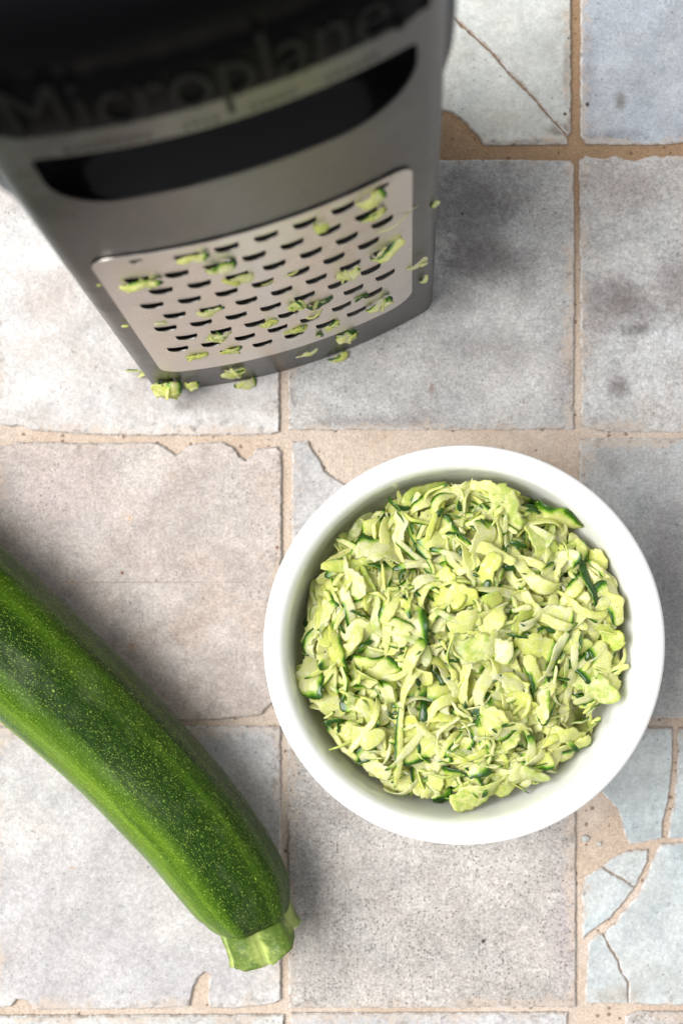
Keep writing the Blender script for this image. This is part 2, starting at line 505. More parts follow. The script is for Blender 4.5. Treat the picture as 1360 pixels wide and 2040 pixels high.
def shred_mat():
    t = NT('zucchini_flesh')
    at = t.n('ShaderNodeAttribute', attribute_name='skin').outputs['Fac']
    oi = t.n('ShaderNodeObjectInfo')
    co = t.n('ShaderNodeTexCoord').outputs['Object']
    rn = t.n('ShaderNodeAttribute', attribute_name='rnd').outputs['Fac']
    rr = t.math('FRACT', t.math('ADD', oi.outputs['Random'], rn))
    off = t.n('ShaderNodeCombineXYZ', i={0: t.math('MULTIPLY', rr, 3.0), 1: t.math('MULTIPLY', rr, 7.0), 2: 0.0}).outputs[0]
    v = t.vmath('ADD', co, off)
    n1 = t.noise(v, 420.0, 4.0, 0.65)
    n2 = t.noise(t.vmath('MULTIPLY', v, (0.7, 1.2, 1.2)), 700.0, 4.0, 0.65)
    n3 = t.noise(v, 1500.0, 3.0, 0.7)
    flesh = t.mix(t.ramp(rr, 0.0, 0.45), (0.74, 0.77, 0.20, 1), (0.90, 0.89, 0.41, 1))
    flesh = t.mix(t.ramp(rr, 0.5, 1.0), flesh, (0.97, 0.95, 0.68, 1))
    flesh = t.scale(flesh, t.ramp(n3, 0.35, 0.65, 0.86, 1.04, False))
    flesh = t.mix(t.ramp(n1, 0.42, 0.70, 0.0, 0.80), flesh, (0.72, 0.78, 0.16, 1))
    flesh = t.mix(t.ramp(n2, 0.50, 0.70, 0, 0.55), flesh, (0.97, 0.96, 0.80, 1))
    s = t.math('ADD', at, t.math('MULTIPLY_ADD', n1, 0.6, -0.30))
    s = t.math('ADD', s, t.math('MULTIPLY_ADD', n2, 0.4, -0.20))
    col = t.mix(t.ramp(s, 0.20, 0.58), flesh, (0.32, 0.50, 0.045, 1))
    col = t.mix(t.ramp(s, 0.52, 0.70), col, (0.055, 0.17, 0.008, 1))
    col = t.mix(t.ramp(s, 0.70, 0.90), col, (0.014, 0.055, 0.002, 1))
    t.set(color=col, rough=t.ramp(n1, 0.35, 0.65, 0.16, 0.34), spec=0.40, coat=0.20, coatr=0.05, sss=0.25, ssss=0.0016, normal=t.bump(t.math('ADD', t.math('MULTIPLY', n1, 1.0), t.math('ADD', t.math('MULTIPLY', n2, 0.25), t.math('MULTIPLY', n3, 0.30))), 0.50, 0.0006))
    t.put(t.b.inputs['Subsurface Radius'], (1.0, 0.95, 0.30))
    # thin slices let light through
    tr = t.n('ShaderNodeBsdfTranslucent', i={'Color': col})
    mx = t.n('ShaderNodeMixShader', i={0: t.ramp(s, 0.4, 0.9, 0.40, 0.05)})
    t.put(mx.inputs[1], t.b.outputs[0])
    t.put(mx.inputs[2], tr.outputs[0])
    tp_ = t.n('ShaderNodeBsdfTransparent', i={'Color': (0.93, 0.95, 0.72, 1)})
    wet = t.math('MULTIPLY', t.ramp(s, 0.3, 0.7, 1.0, 0.0), t.ramp(t.math('ADD', rr, t.math('MULTIPLY', n1, 0.5)), 0.45, 1.15, 0.03, 0.30))
    mx2 = t.n('ShaderNodeMixShader', i={0: wet, 1: mx.outputs[0], 2: tp_.outputs[0]})
    t.put(t.t.nodes['Material Output'].inputs['Surface'], mx2.outputs[0])
    return t.m


M_shred = shred_mat()


def shred_geo(rng, L, Wd, Th, curl=0.8, side=0.4, twist=0.5, skin='edge', rag=0.35, n=22, m=8):
    """A torn strip with a lens-shaped section: verts, faces, skin value per vertex."""
    verts, faces, sk = [], [], []
    sd = rng.random() * 100
    p = Vector((0, 0, 0))
    pts, frames = [], []
    for i in range(n):
        u = i / (n - 1)
        th = curl * (u - 0.5) + 0.30 * math.sin(7.5 * u + sd) * min(1.0, L / 0.012)
        ya = side * (u - 0.5) + 0.3 * side * math.sin(6 * u + sd)
        d = Vector((math.cos(th) * math.cos(ya), math.cos(th) * math.sin(ya), -math.sin(th)))
        pts.append(p.copy())
        p += d * (L / (n - 1))
        up = Vector((math.sin(th), 0, math.cos(th)))
        right = up.cross(d).normalized()
        up = d.cross(right).normalized()
        tw = twist * (u - 0.5) + 0.25 * noise.noise(Vector((u * 3, sd, 4)))
        frames.append((right * math.cos(tw) + up * math.sin(tw), up * math.cos(tw) - right * math.sin(tw)))
    mid = sum(pts, Vector((0, 0, 0))) / n
    t0, t1 = rng.uniform(0.35, 1.0), rng.uniform(0.5, 1.0)
    for i in range(n):
        u = i / (n - 1)
        tap = min(1.0, (u / 0.10 + 0.10) ** 0.45 if u < 0.10 else 1.0) * min(1.0, ((1 - u) / 0.10 + 0.10) ** 0.45 if u > 0.90 else 1.0)
        tap = min(tap, (1 - (1 - t0) * max(0, (0.4 - u) / 0.4)) * (1 - (1 - t1) * max(0, (u - 0.6) / 0.4)))
        nz = lambda k: (1.0 * noise.noise(Vector((u * 3.4, sd, k))) + 0.40 * noise.noise(Vector((u * 11, sd, k + 2))) + 0.26 * noise.noise(Vector((u * 31, sd, k + 4))))
        wl = Wd * 0.5 * tap * max(0.12, 1 + rag * 1.25 * nz(0))
        wr = Wd * 0.5 * tap * max(0.12, 1 + rag * (0.5 if skin in ('edge', 'both') else 1.25) * nz(9))
        env = min(1.0, max(0.0, 0.9 + 2.2 * noise.noise(Vector((u * 2.6, sd, 21)))))
        th = Th * (0.5 + 0.5 * tap) * (0.8 + 0.5 * noise.noise(Vector((u * 3, sd, 5))))
        rt_, up = frames[i]
        c = pts[i] - mid
        for j in range(m):
            a = 2 * math.pi * j / m
            ca, sa = math.cos(a), math.sin(a)
            x = ca * (wl if ca < 0 else wr)
            zz = 0.5 * th * (abs(sa) ** 0.45) * (1 if sa > 0 else -1)
            zz += 0.18 * Th * noise.noise(Vector((u * 6, ca * 2, sd + 3)))
            verts.append(c + rt_ * x + up * zz)
            e = 0.0
            if skin in ('edge', 'both'): e = max(e, min(1.15, max(0.0, (ca - 0.10)) * 1.35) * env)
            if skin in ('end', 'both'): e = max(e, max(0.0, (u - 0.74)) * 4.6)
            if skin == 'ends': e = max(e, max(0.0, (u - 0.80)) * 5.6, max(0.0, (0.17 - u)) * 6.5)
            if skin == 'top': e = max(e, 1.05 if sa > 0.3 else (0.5 if sa > -0.3 else 0.15))
            if skin == 'tint': e = 0.32
            sk.append(e)
    for i in range(n - 1):
        for j in range(m):
            j2 = (j + 1) % m
            faces.append((i * m + j, (i + 1) * m + j, (i + 1) * m + j2, i * m + j2))
    faces.append(tuple(range(m)))
    faces.append(tuple((n - 1) * m + j for j in reversed(range(m))))
    return verts, faces, sk


def shred_mesh(parts):
    """parts: list of (verts, faces, skin, matrix, rnd) joined into one mesh."""
    V, F, S, Q = [], [], [], []
    for (v, f, s, mt, rn) in parts:
        b = len(V)
        V += [mt @ q for q in v] if mt else v
        F += [tuple(b + i for i in q) for q in f]
        S += s
        Q += [rn] * len(v)
    me = mesh('shred', V, F)
    for nm, dat in (('skin', S), ('rnd', Q)):
        at = me.attributes.new(nm, 'FLOAT', 'POINT')
        at.data.foreach_set('value', dat)
    me.materials.append(M_shred)
    return me


rng = random.Random(5)


def random_shred(rng):
    k = rng.random()
    skin = rng.choice(['edge', 'edge', 'edge', 'end', 'end', 'ends', 'none', 'none', 'both', 'tint', 'top' if rng.random() < 0.35 else 'edge'])
    if 0.46 <= k < 0.88 and skin == 'top': skin = 'both'
    if k < 0.46:     # limp strips
        return shred_geo(rng, rng.uniform(0.014, 0.028), rng.uniform(0.0023, 0.0044), rng.uniform(0.0004, 0.0009), rng.uniform(0.3, 1.9),
                         rng.uniform(-1.3, 1.3), rng.uniform(-1.8, 1.8), skin, 0.42, 28)
    if k < 0.88:     # broad torn flakes
        return shred_geo(rng, rng.uniform(0.012, 0.022), rng.uniform(0.0050, 0.0100), rng.uniform(0.0004, 0.0008), rng.uniform(0.2, 1.1),
                         rng.uniform(-1.0, 1.0), rng.uniform(-1.3, 1.3), skin, 0.55, 26, 10)
    return shred_geo(rng, rng.uniform(0.012, 0.024), rng.uniform(0.0012, 0.0020), rng.uniform(0.0006, 0.0010), rng.uniform(0.2, 2.0),
                     rng.uniform(-1.6, 1.6), rng.uniform(-1, 1), skin, 0.4, 22)


variants = [random_shred(rng) for _ in range(110)]
vmeshes = [shred_mesh([(v, f, s, None, 0.0)]) for (v, f, s) in variants]

RF = 0.0508      # heap radius


def heap(x, y):
    r = math.hypot(x, y) / RF
    z = 0.0500 + 0.0070 * (1 - min(r, 1.15) ** 2.4)
    z += 0.0044 * noise.noise(Vector((x * 48, y * 48, 3))) + 0.0022 * noise.noise(Vector((x * 130, y * 130, 8)))
    return z


heap_root = empty('grated_zucchini', (bc.x, bc.y, 0.0070))
tag(heap_root, 'heap of wet pale green grated zucchini inside the white bowl', 'grated zucchini')


def place(rng, depth, rmax=0.985):
    r = RF * rmax * math.sqrt(rng.random())
    a = rng.uniform(0, 2 * math.pi)
    x, y = r * math.cos(a), r * math.sin(a)
    z = heap(x, y) - depth
    e = 0.002
    gx = (heap(x + e, y) - heap(x - e, y)) / (2 * e)
    gy = (heap(x, y + e) - heap(x, y - e)) / (2 * e)
    nrm = Vector((-gx * 0.8, -gy * 0.8, 1)).normalized()
    q = nrm.to_track_quat('Z', 'Y').to_matrix().to_4x4()
    yaw = 2.6 * noise.noise(Vector((x * 28, y * 28, 0))) + rng.gauss(0, 0.75) + (math.pi if rng.random() < 0.5 else 0)
    m = q @ Matrix.Rotation(yaw, 4, 'Z') @ Matrix.Rotation(rng.gauss(0, 0.42), 4, 'X') @ Matrix.Rotation(rng.gauss(0, 0.22), 4, 'Y')
    s = rng.uniform(0.85, 1.12)
    return x, y, z, m @ Matrix.Scale(s, 4)


def fits(v, m, x, y, z):
    """keep every shred inside the bowl wall"""
    for q in v[::2]:
        w_ = m @ q
        rr = math.hypot(w_.x + x, w_.y + y)
        zz = w_.z + z
        if zz > 0.0625: return False
        lim = 0.0500 + (zz - 0.040) * 0.21
        if rr > lim: return False
    return True


# hidden body of the heap, fills the bowl below the visible shreds
hv, hf = [], []
NR, NA = 22, 64
for i in range(NR + 1):
    r = RF * 0.985 * i / NR
    for j in range(NA):
        a = 2 * math.pi * j / NA
        x, y = r * math.cos(a), r * math.sin(a)
        hv.append((x, y, heap(x, y) - 0.0070 - 0.0100 - 0.010 * max(0, (i / NR - 0.9) / 0.1)))
for i in range(NR):
    for j in range(NA):
        j2 = (j + 1) % NA
        hf.append((i * NA + j, (i + 1) * NA + j, (i + 1) * NA + j2, i * NA + j2))
core = mesh('packed_shreds', hv, hf)
for nm, val in (('skin', 0.30), ('rnd', 0.3)):
    at_ = core.attributes.new(nm, 'FLOAT', 'POINT')
    at_.data.foreach_set('value', [val] * len(hv))
core.materials.append(M_shred)
co_ = link('packed_shreds', core, heap_root)
tag(co_, kind='stuff')

parts = []
cnt = 0
for q in range(190):             # small slivers of skin
    v, f, s = shred_geo(rng, rng.uniform(0.003, 0.0075), rng.uniform(0.0010, 0.0022), 0.0006, 0.6, 0.4, 0.4, rng.choice(['top', 'edge', 'both']), 0.5, 10, 6)
    x, y, z, m = place(rng, rng.uniform(-0.0018, 0.0002), 0.95)
    if fits(v, m, x, y, z): parts.append((v, f, s, Matrix.Translation((x, y, z - 0.0070)) @ m, rng.random()))
for q in range(90):             # fine threads lying through the surface
    v, f, s = shred_geo(rng, rng.uniform(0.007, 0.018), rng.uniform(0.0009, 0.0022), rng.uniform(0.0004, 0.0007), rng.uniform(0.2, 1.2), rng.uniform(-1.0, 1.0),
                        rng.uniform(-1.0, 1.0), rng.choice(['none', 'edge', 'edge', 'end', 'ends', 'tint']), 0.5, 14, 6)
    x, y, z, m = place(rng, rng.uniform(-0.0016, 0.0012), 0.97)
    if fits(v, m, x, y, z): parts.append((v, f, s, Matrix.Translation((x, y, z - 0.0070)) @ m, rng.random()))
while cnt < 680:
    v, f, s = rng.choice(variants)
    x, y, z, m = place(rng, rng.uniform(0.0022, 0.0075), 1.0)
    if not fits(v, m, x, y, z): continue
    parts.append((v, f, s, Matrix.Translation((x, y, z - 0.0070)) @ m, rng.random()))
    cnt += 1
under = link('loose_shreds', shred_mesh(parts), heap_root)
tag(under, kind='stuff')
cnt = 0
while cnt < 300:
    k = rng.randrange(len(variants))
    x, y, z, m = place(rng, rng.uniform(-0.0012, 0.0024))
    if not fits(variants[k][0], m, x, y, z): continue
    o = link('zucchini_shred', vmeshes[k], heap_root)
    o.matrix_local = Matrix.Translation((x, y, z - 0.0070)) @ m
    cnt += 1

# ------------------------------------------------------------------ whole zucchini


def skin_mat():
    t = NT('zucchini_skin')
    uv = t.n('ShaderNodeUVMap', uv_map='skin_uv').outputs[0]       # metres along, metres around
    sep = t.n('ShaderNodeSeparateXYZ', i={0: uv})
    u, v = sep.outputs[0], sep.outputs[1]

    def st(ku, kv, z=0.0):
        return t.n('ShaderNodeCombineXYZ', i={0: t.math('MULTIPLY', u, ku), 1: t.math('MULTIPLY', v, kv), 2: z}).outputs[0]
    belly_light = t.n('ShaderNodeAttribute', attribute_name='belly_light').outputs['Fac']
    broad = t.noise(st(9, 120), 1.0, 4.0, 0.6, 0.3)
    stripes = t.noise(st(24, 420, 3), 1.0, 3.0, 0.6)
    f = t.math('ADD', t.math('MULTIPLY_ADD', broad, 1.25, -0.62), belly_light)
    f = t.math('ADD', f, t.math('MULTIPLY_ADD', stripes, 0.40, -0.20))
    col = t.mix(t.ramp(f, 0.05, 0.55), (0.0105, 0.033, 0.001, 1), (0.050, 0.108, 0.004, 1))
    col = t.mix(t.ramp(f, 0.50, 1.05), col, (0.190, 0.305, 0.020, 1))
    # fine cell net running lengthwise
    vn = t.voro(st(1500, 2600, 1), 1.0)
    net = t.ramp(vn.outputs['Distance'], 0.15, 0.55)
    col = t.mix(t.math('MULTIPLY', net, 0.42), col, t.mix(1.0, col, (0.45, 0.5, 0.4, 1), 'MULTIPLY'))
    fl = t.noise(st(300, 2600, 5), 1.0, 3.0, 0.65)
    col = t.mix(t.ramp(fl, 0.55, 0.75, 0.0, 0.45), col, (0.16, 0.32, 0.05, 1))
    # pale flecks of two sizes
    for sc_u, sc_v, lo, size, amt, z in ((1000, 1400, 0.20, 0.36, 0.32, 0.0), (1700, 2600, 0.30, 0.46, 0.36, 7.0), (380, 500, 0.76, 0.18, 0.62, 3.0)):
        vo = t.voro(st(sc_u, sc_v, z), 1.0)
        rc = t.n('ShaderNodeSeparateColor', i={0: vo.outputs['Color']}).outputs[0]
        thr = t.ramp(rc, lo, 1.0, 0.0, size, False)
        sp = t.ramp(t.math('SUBTRACT', vo.outputs['Distance'], thr), 0.06, -0.08)
        dens = t.ramp(t.noise(st(40, 90, z + 2), 1.0, 3.0, 0.6), 0.30, 0.60, 0.35, 1.0)
        col = t.mix(t.math('MULTIPLY', t.math('MULTIPLY', sp, amt), dens), col, (0.36, 0.50, 0.07, 1))
    # dull bloom rubbed over the skin
    bl = t.noise(st(38, 60, 11), 1.0, 5.0, 0.7)
    blf = t.ramp(bl, 0.50, 0.72)
    col = t.mix(t.math('MULTIPLY', blf, 0.06), col, (0.45, 0.52, 0.30, 1))
    hb = t.math('ADD', t.math('MULTIPLY', net, -0.5), t.math('MULTIPLY', fl, 0.8))
    nr = t.bump(hb, 0.25, 0.00018)
    nr = t.bump(t.noise(st(70, 170, 2), 1.0, 3.0, 0.5), 0.35, 0.0012, nr)
    return t.set(color=col, rough=t.ramp(bl, 0.35, 0.7, 0.24, 0.42), spec=0.16, normal=nr, sss=0.06, ssss=0.002)


M_skin = skin_mat()
zu_root_p = P(300, 1560, 0.0)
zroot = empty('zucchini', (zu_root_p.x, zu_root_p.y, 0.0))
tag(zroot, 'whole dark green zucchini lying beside the white bowl', 'zucchini')
# axis stations: photo pixel, width in photo pixels
sta = [(-452, 866, 30), (-430, 886, 130), (-380, 930, 205), (-290, 1008, 246), (-180, 1104, 262), (-60, 1208, 264), (88, 1341, 257), (232, 1477, 242),
       (359, 1613, 232), (430, 1703, 222), (478, 1772, 206), (497, 1806, 182), (508, 1828, 158), (514, 1842, 128)]
cen, rad = [], []
for (x, y, wd) in sta:
    r = 0.5 * wd * (H - 0.021) / FPX
    zc = max(r * 0.985, 0.0205 - 0.0)          # belly rests on the tiles
    zc = max(zc, r)
    cen.append(P(x, y, zc))
    rad.append(r)


def crom(a, b, c, d, u):
    return 0.5 * ((2 * b) + (c - a) * u + (2 * a - 5 * b + 4 * c - d) * u * u + (3 * b - a - 3 * c + d) * u ** 3)


axis = []
for i in range(len(cen) - 1):
    i0, i3 = max(i - 1, 0), min(i + 2, len(cen) - 1)
    k = 20
    for q in range(k):
        u = q / k
        axis.append((crom(cen[i0], cen[i], cen[i + 1], cen[i3], u), crom(rad[i0], rad[i], rad[i + 1], rad[i3], u)))
axis.append((cen[-1], rad[-1]))
NA = 120
zv, zf, uvs, bel_light = [], [], [], []
acc = 0.0
tot = len(axis)
for i, (c, r) in enumerate(axis):
    tan = (axis[min(i + 1, tot - 1)][0] - axis[max(i - 1, 0)][0]).normalized()
    side_ = tan.cross(Vector((0, 0, 1))).normalized()       # to the right of travel: lower-left of the picture
    up = side_.cross(tan).normalized()
    if i: acc += (c - axis[i - 1][0]).length
    g = i / tot
    rid = 0.019 + 0.060 * max(0.0, (g - 0.72) / 0.28) ** 1.3
    for j in range(NA + 1):
        a = 2 * math.pi * j / NA
        rr = r * (1 + rid * math.cos(5 * a + 0.9) + rid * 0.35 * math.cos(10 * a + 0.4) - rid * 0.35)
        rr *= 1 + 0.010 * noise.noise(Vector((math.cos(a) * 1.2, math.sin(a) * 1.2, acc * 42)))
        p = c + side_ * (math.cos(a) * rr) + up * (math.sin(a) * rr * (0.985))
        p.z = max(p.z, 0.0001 + 0.0001 * math.sin(j))
        zv.append(p - Vector((zroot.location.x, zroot.location.y, 0)))
        uvs.append((acc, a * 0.021))
        # paler lower-left flank: skin tone and lit side painted together, faint sheen opposite
        bel_light.append(max(0.0, math.cos(a - 0.05)) ** 1.15 * 0.86 + 0.24 * max(0.0, -math.cos(a)) ** 1.0 + 0.10 * math.cos(5 * a + 0.9) + 0.08)
for i in range(tot - 1):
    for j in range(NA):
        b = i * (NA + 1) + j
        zf.append((b, b + NA + 1, b + NA + 2, b + 1))
zme = mesh('zucchini_body', zv, zf)
ul = zme.uv_layers.new(name='skin_uv')
for lp in zme.loops: ul.data[lp.index].uv = uvs[lp.vertex_index]
at_ = zme.attributes.new('belly_light', 'FLOAT', 'POINT')
at_.data.foreach_set('value', bel_light)
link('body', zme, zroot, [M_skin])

# stem stub: five ridges, cut end
t = NT('zucchini_stem')
co = t.n('ShaderNodeTexCoord').outputs['Object']
rdg = t.n('ShaderNodeAttribute', attribute_name='ridge').outputs['Fac']
cut = t.n('ShaderNodeAttribute', attribute_name='cut').outputs['Fac']
n1 = t.noise(t.vmath('MULTIPLY', co, (1, 1, 1)), 700.0, 4.0, 0.65)
n2 = t.noise(co, 160.0, 3.0, 0.6)
c_ = t.mix(t.ramp(t.math('ADD', rdg, t.math('MULTIPLY_ADD', n2, 1.6, -0.9)), 0.1, 0.9), (0.40, 0.48, 0.13, 1), (0.070, 0.125, 0.007, 1))
c_ = t.mix(t.ramp(n1, 0.5, 0.75, 0, 0.4), c_, (0.40, 0.50, 0.11, 1))
c_ = t.mix(cut, c_, (0.66, 0.72, 0.38, 1))
c_ = t.mix(t.ramp(t.math('ADD', cut, t.math('MULTIPLY', n2, 0.3)), 0.62, 0.66, 0, 0.0), c_, (0.1, 0.06, 0.02, 1))
M_stem = t.set(color=c_, rough=0.45, sss=0.15, ssss=0.002, normal=t.bump(n1, 0.4, 0.0005))
s0 = P(505, 1820, 0.0185)
s1 = P(529, 1882, 0.0165)
sax = (s1 - s0)
slen = sax.length
sdir = sax.normalized()
sside = sdir.cross(Vector((0, 0, 1))).normalized()
sup = sside.cross(sdir).normalized()
sv, sf, srd, scut = [], [], [], []
NS, NL = 80, 14
for i in range(NL + 4):
    inner = i >= NL
    g = min(i, NL - 1) / (NL - 1)
    for j in range(NS):
        a = 2 * math.pi * j / NS
        lob = abs(math.cos(2.5 * a + 0.75)) ** 0.6          # five rounded lobes
        r = 0.0143 * (0.71 + 0.29 * lob + 0.012 * math.cos(25 * a)) * (0.92 + 0.09 * g ** 2)
        r *= 1 + 0.05 * noise.noise(Vector((math.cos(a) * 2, math.sin(a) * 2, g * 2)))
        along = slen * g + 0.0016 * g * math.cos(3 * a + 1.0) + 0.0009 * g * noise.noise(Vector((math.cos(a) * 4, math.sin(a) * 4, 2))) + 0.0024 * g * math.cos(a - 0.2)
        if inner: 
            r *= (0.90, 0.62, 0.30, 0.02)[i - NL]
            along += (0.0006, -0.0002, -0.0009, -0.0010)[i - NL]
        p = s0 + sdir * along + sside * (math.cos(a) * r) + sup * (math.sin(a) * r * 0.95)
        p.z = max(p.z, 0.0004)
        sv.append(p - Vector((zroot.location.x, zroot.location.y, 0)))
        srd.append(lob)
        scut.append(1.0 if inner else 0.0)
for i in range(NL + 3):
    for j in range(NS):
        j2 = (j + 1) % NS
        sf.append((i * NS + j, (i + 1) * NS + j, (i + 1) * NS + j2, i * NS + j2))
sme = mesh('stem', sv, sf)
for nm, dat in (('ridge', srd), ('cut', scut)):
    at_ = sme.attributes.new(nm, 'FLOAT', 'POINT')
    at_.data.foreach_set('value', dat)
so = link('stem', sme, zroot, [M_stem])
so['label'] = 'pale green ribbed cut stem'

# ------------------------------------------------------------------ box grater
TANF, BUL, WG, AH = 0.166, 0.0067, 0.1032, 0.0455
SO = -0.0010
ga, gb = P(300, 780).to_2d(), P(871, 606.7).to_2d()
GO = (ga + gb) / 2
GX = (gb - ga).normalized()
GY = Vector((-GX.y, GX.x))
DEP, TANB = 0.088, 0.10
groot = empty('box_grater', (GO.x, GO.y, 0.0), math.atan2(GX.y, GX.x))
tag(groot, 'tall steel box grater with black grip recesses, stuck with zucchini shreds', 'grater')


def fd(s, z):
    return z * TANF - BUL * (1 - (2 * s / WG) ** 2)


def face(s, z, out=0.0):
    """grater-local point on the bowed, leaning front face"""
    c = math.cos(math.atan(TANF))
    return Vector((s, fd(s, z) - out * c, z + out * c * TANF))


def fdc(s, z):
    e = min(1.0, max(0.0, abs(s) - AH) / 0.0061)
    return fd(s, z) + 0.0075 * e ** 3


def on_face(px, py):
    """(s, z) on the front face under a photo pixel"""
    def g(z):
        q = P(px, py, z).to_2d() - GO
        return q.dot(GY) - fdc(q.dot(GX), z), q.dot(GX)
    best, bz = 1e9, 0.0
    prev = g(0.0)[0]
    for k in range(1, 441):
        z = k * 0.0005
        v = g(z)[0]
        if (v > 0) != (prev > 0): return g(z - 0.00025)[1], z - 0.00025
        if abs(v) < best and z < 0.16: best, bz = abs(v), z
        prev = v
    return g(bz)[1], bz


def metal(name, base, rough, streak, lum=0.12):
    t = NT(name)
    co = t.n('ShaderNodeTexCoord').outputs['Object']
    br = t.noise(t.vmath('MULTIPLY', co, (60, 60, 2600)), 1.0, 3.0, 0.6)
    sm = t.noise(co, 45.0, 5.0, 0.65, 0.8)
    sm2 = t.noise(co, 300.0, 4.0, 0.7)
    col = t.scale(t.mix(0.0, base, base), t.ramp(sm, 0.3, 0.7, 1 - lum, 1 + lum, False))
    r = t.math('ADD', t.ramp(sm, 0.3, 0.7, rough - 0.05, rough + 0.08), t.math('MULTIPLY_ADD', sm2, 0.14, -0.07))
    return t.set(color=col, metal=1.0, rough=r, normal=t.bump(t.math('ADD', t.math('MULTIPLY', br, 0.6), t.math('MULTIPLY', sm2, 0.4)), streak, 0.00012))


M_body = metal('dark_satin_steel', (0.140, 0.138, 0.135, 1), 0.33, 0.3)
M_plate = metal('bright_steel', (0.69, 0.65, 0.61, 1), 0.32, 0.2, 0.06)
M_dark = metal('inner_steel', (0.05, 0.05, 0.05, 1), 0.6, 0.2)
t = NT('black_grip_plastic')
co = t.n('ShaderNodeTexCoord').outputs['Object']
M_black = t.set(color=(0.006, 0.006, 0.007, 1), rough=t.ramp(t.noise(co, 60, 4, 0.6), 0.3, 0.7, 0.12, 0.22), spec=0.13)
t = NT('black_top_reflection')
co = t.n('ShaderNodeTexCoord').outputs['Object']
M_cap = t.set(color=(0.003, 0.003, 0.0035, 1), rough=t.ramp(t.noise(co, 60, 4, 0.6), 0.3, 0.7, 0.30, 0.45), spec=0.01)  # matt black stands for the dark reflection at the top
t = NT('etched_letter')
M_letter = t.set(color=(0.004, 0.004, 0.0045, 1), metal=0.0, rough=0.4, spec=0.05)


def rrect(x0, x1, y0, y1, rads, k=10):
    """rounded rectangle; rads for bl, br, tr, tl"""
    out = []
    for (cx, cy, r, a0) in ((x0 + rads[0], y0 + rads[0], rads[0], 180), (x1 - rads[1], y0 + rads[1], rads[1], 270),
                            (x1 - rads[2], y1 - rads[2], rads[2], 0), (x0 + rads[3], y1 - rads[3], rads[3], 90)):
        for q in range(k + 1):
            a = R(a0 + 90 * q / k)
            out.append((cx + r * math.cos(a), cy + r * math.sin(a)))
    return out


def dense(poly, step):
    o = []
    for i in range(len(poly)):
        a, b = Vector(poly[i]), Vector(poly[(i + 1) % len(poly)])
        n = max(1, int((b - a).length / step))
        for q in range(n): o.append(tuple(a.lerp(b, q / n)))
    return o


def inside(p, poly):
    x, y = p
    c = False
    j = len(poly) - 1
    for i in range(len(poly)):
        xi, yi = poly[i]
        xj, yj = poly[j]
        if (yi > y) != (yj > y) and x < (xj - xi) * (y - yi) / (yj - yi + 1e-15) + xi: c = not c
        j = i
    return c


def sheet(name, outer, holes, step, fn, thick, mats, parent):
    """sheet metal panel with real openings; fn(s, z, out) gives the 3D point"""
    outer = dense(outer, step)
    holes = [dense(h, step) for h in holes]
    boxes = [(min(p[0] for p in h), max(p[0] for p in h), min(p[1] for p in h), max(p[1] for p in h)) for h in holes]
    pts, edges = [], []
    for lp in [outer] + holes:
        b = len(pts)
        pts += [Vector(p) for p in lp]
        edges += [(b + i, b + (i + 1) % len(lp)) for i in range(len(lp))]
    occ = {}
    cs = step * 0.9
    for p in pts: occ.setdefault((int(p.x // cs), int(p.y // cs)), []).append(p)

    def near(p):
        gx, gy = int(p.x // cs), int(p.y // cs)
        for dx in (-1, 0, 1):
            for dy in (-1, 0, 1):
                for q in occ.get((gx + dx, gy + dy), ()):
                    if (q - p).length < step * 0.55: return True
        return False

    def inhole(p):
        for h, bx in zip(holes, boxes):
            if bx[0] <= p[0] <= bx[1] and bx[2] <= p[1] <= bx[3] and inside(p, h): return True
        return False
    x0, x1 = min(p[0] for p in outer), max(p[0] for p in outer)
    y0, y1 = min(p[1] for p in outer), max(p[1] for p in outer)
    ny = int((y1 - y0) / step)
    nx = int((x1 - x0) / step)
    for j in range(1, ny):
        for i in range(1, nx):
            p = Vector((x0 + (i + 0.5 * (j % 2)) * (x1 - x0) / nx, y0 + j * (y1 - y0) / ny))
            if inside(p, outer) and not inhole(p) and not near(p): pts.append(p)
    ov, oe, of, *_ = delaunay_2d_cdt(pts, edges, [], 0, 1e-7)
    fs = []
    for f in of:
        c = sum((ov[i] for i in f), Vector((0, 0))) / len(f)
        q0, q1, q2 = (ov[i] for i in f[:3])
        if abs((q1 - q0).cross(q2 - q0)) < 1e-9: continue           # hull sliver
        if inside(c, outer) and not inhole(c): fs.append(tuple(f))
    V = [fn(p.x, p.y, 0.0) for p in ov]
    # outward = towards -Y
    fs = [f if (V[f[1]] - V[f[0]]).cross(V[f[2]] - V[f[0]]).y < 0 else tuple(reversed(f)) for f in fs]
    cnt = {}
    for f in fs:
        for i in range(3):
            e = (f[i], f[(i + 1) % 3])
            cnt[tuple(sorted(e))] = cnt.get(tuple(sorted(e)), 0) + 1
    F = list(fs)
    back = len(V)
    V += [fn(p.x, p.y, -thick) for p in ov]
    F += [tuple(back + i for i in reversed(f)) for f in fs]
    dup = {}
    for f in fs:
        for i in range(3):
            a, b = f[i], f[(i + 1) % 3]
            if cnt[tuple(sorted((a, b)))] == 1:
                for q in (a, b):
                    if q not in dup:
                        dup[q] = len(V)
                        V.append(V[q].copy())
                        V.append(V[back + q].copy())
                F.append((dup[b], dup[a], dup[a] + 1, dup[b] + 1))
    return link(name, mesh(name, V, F), parent, mats)


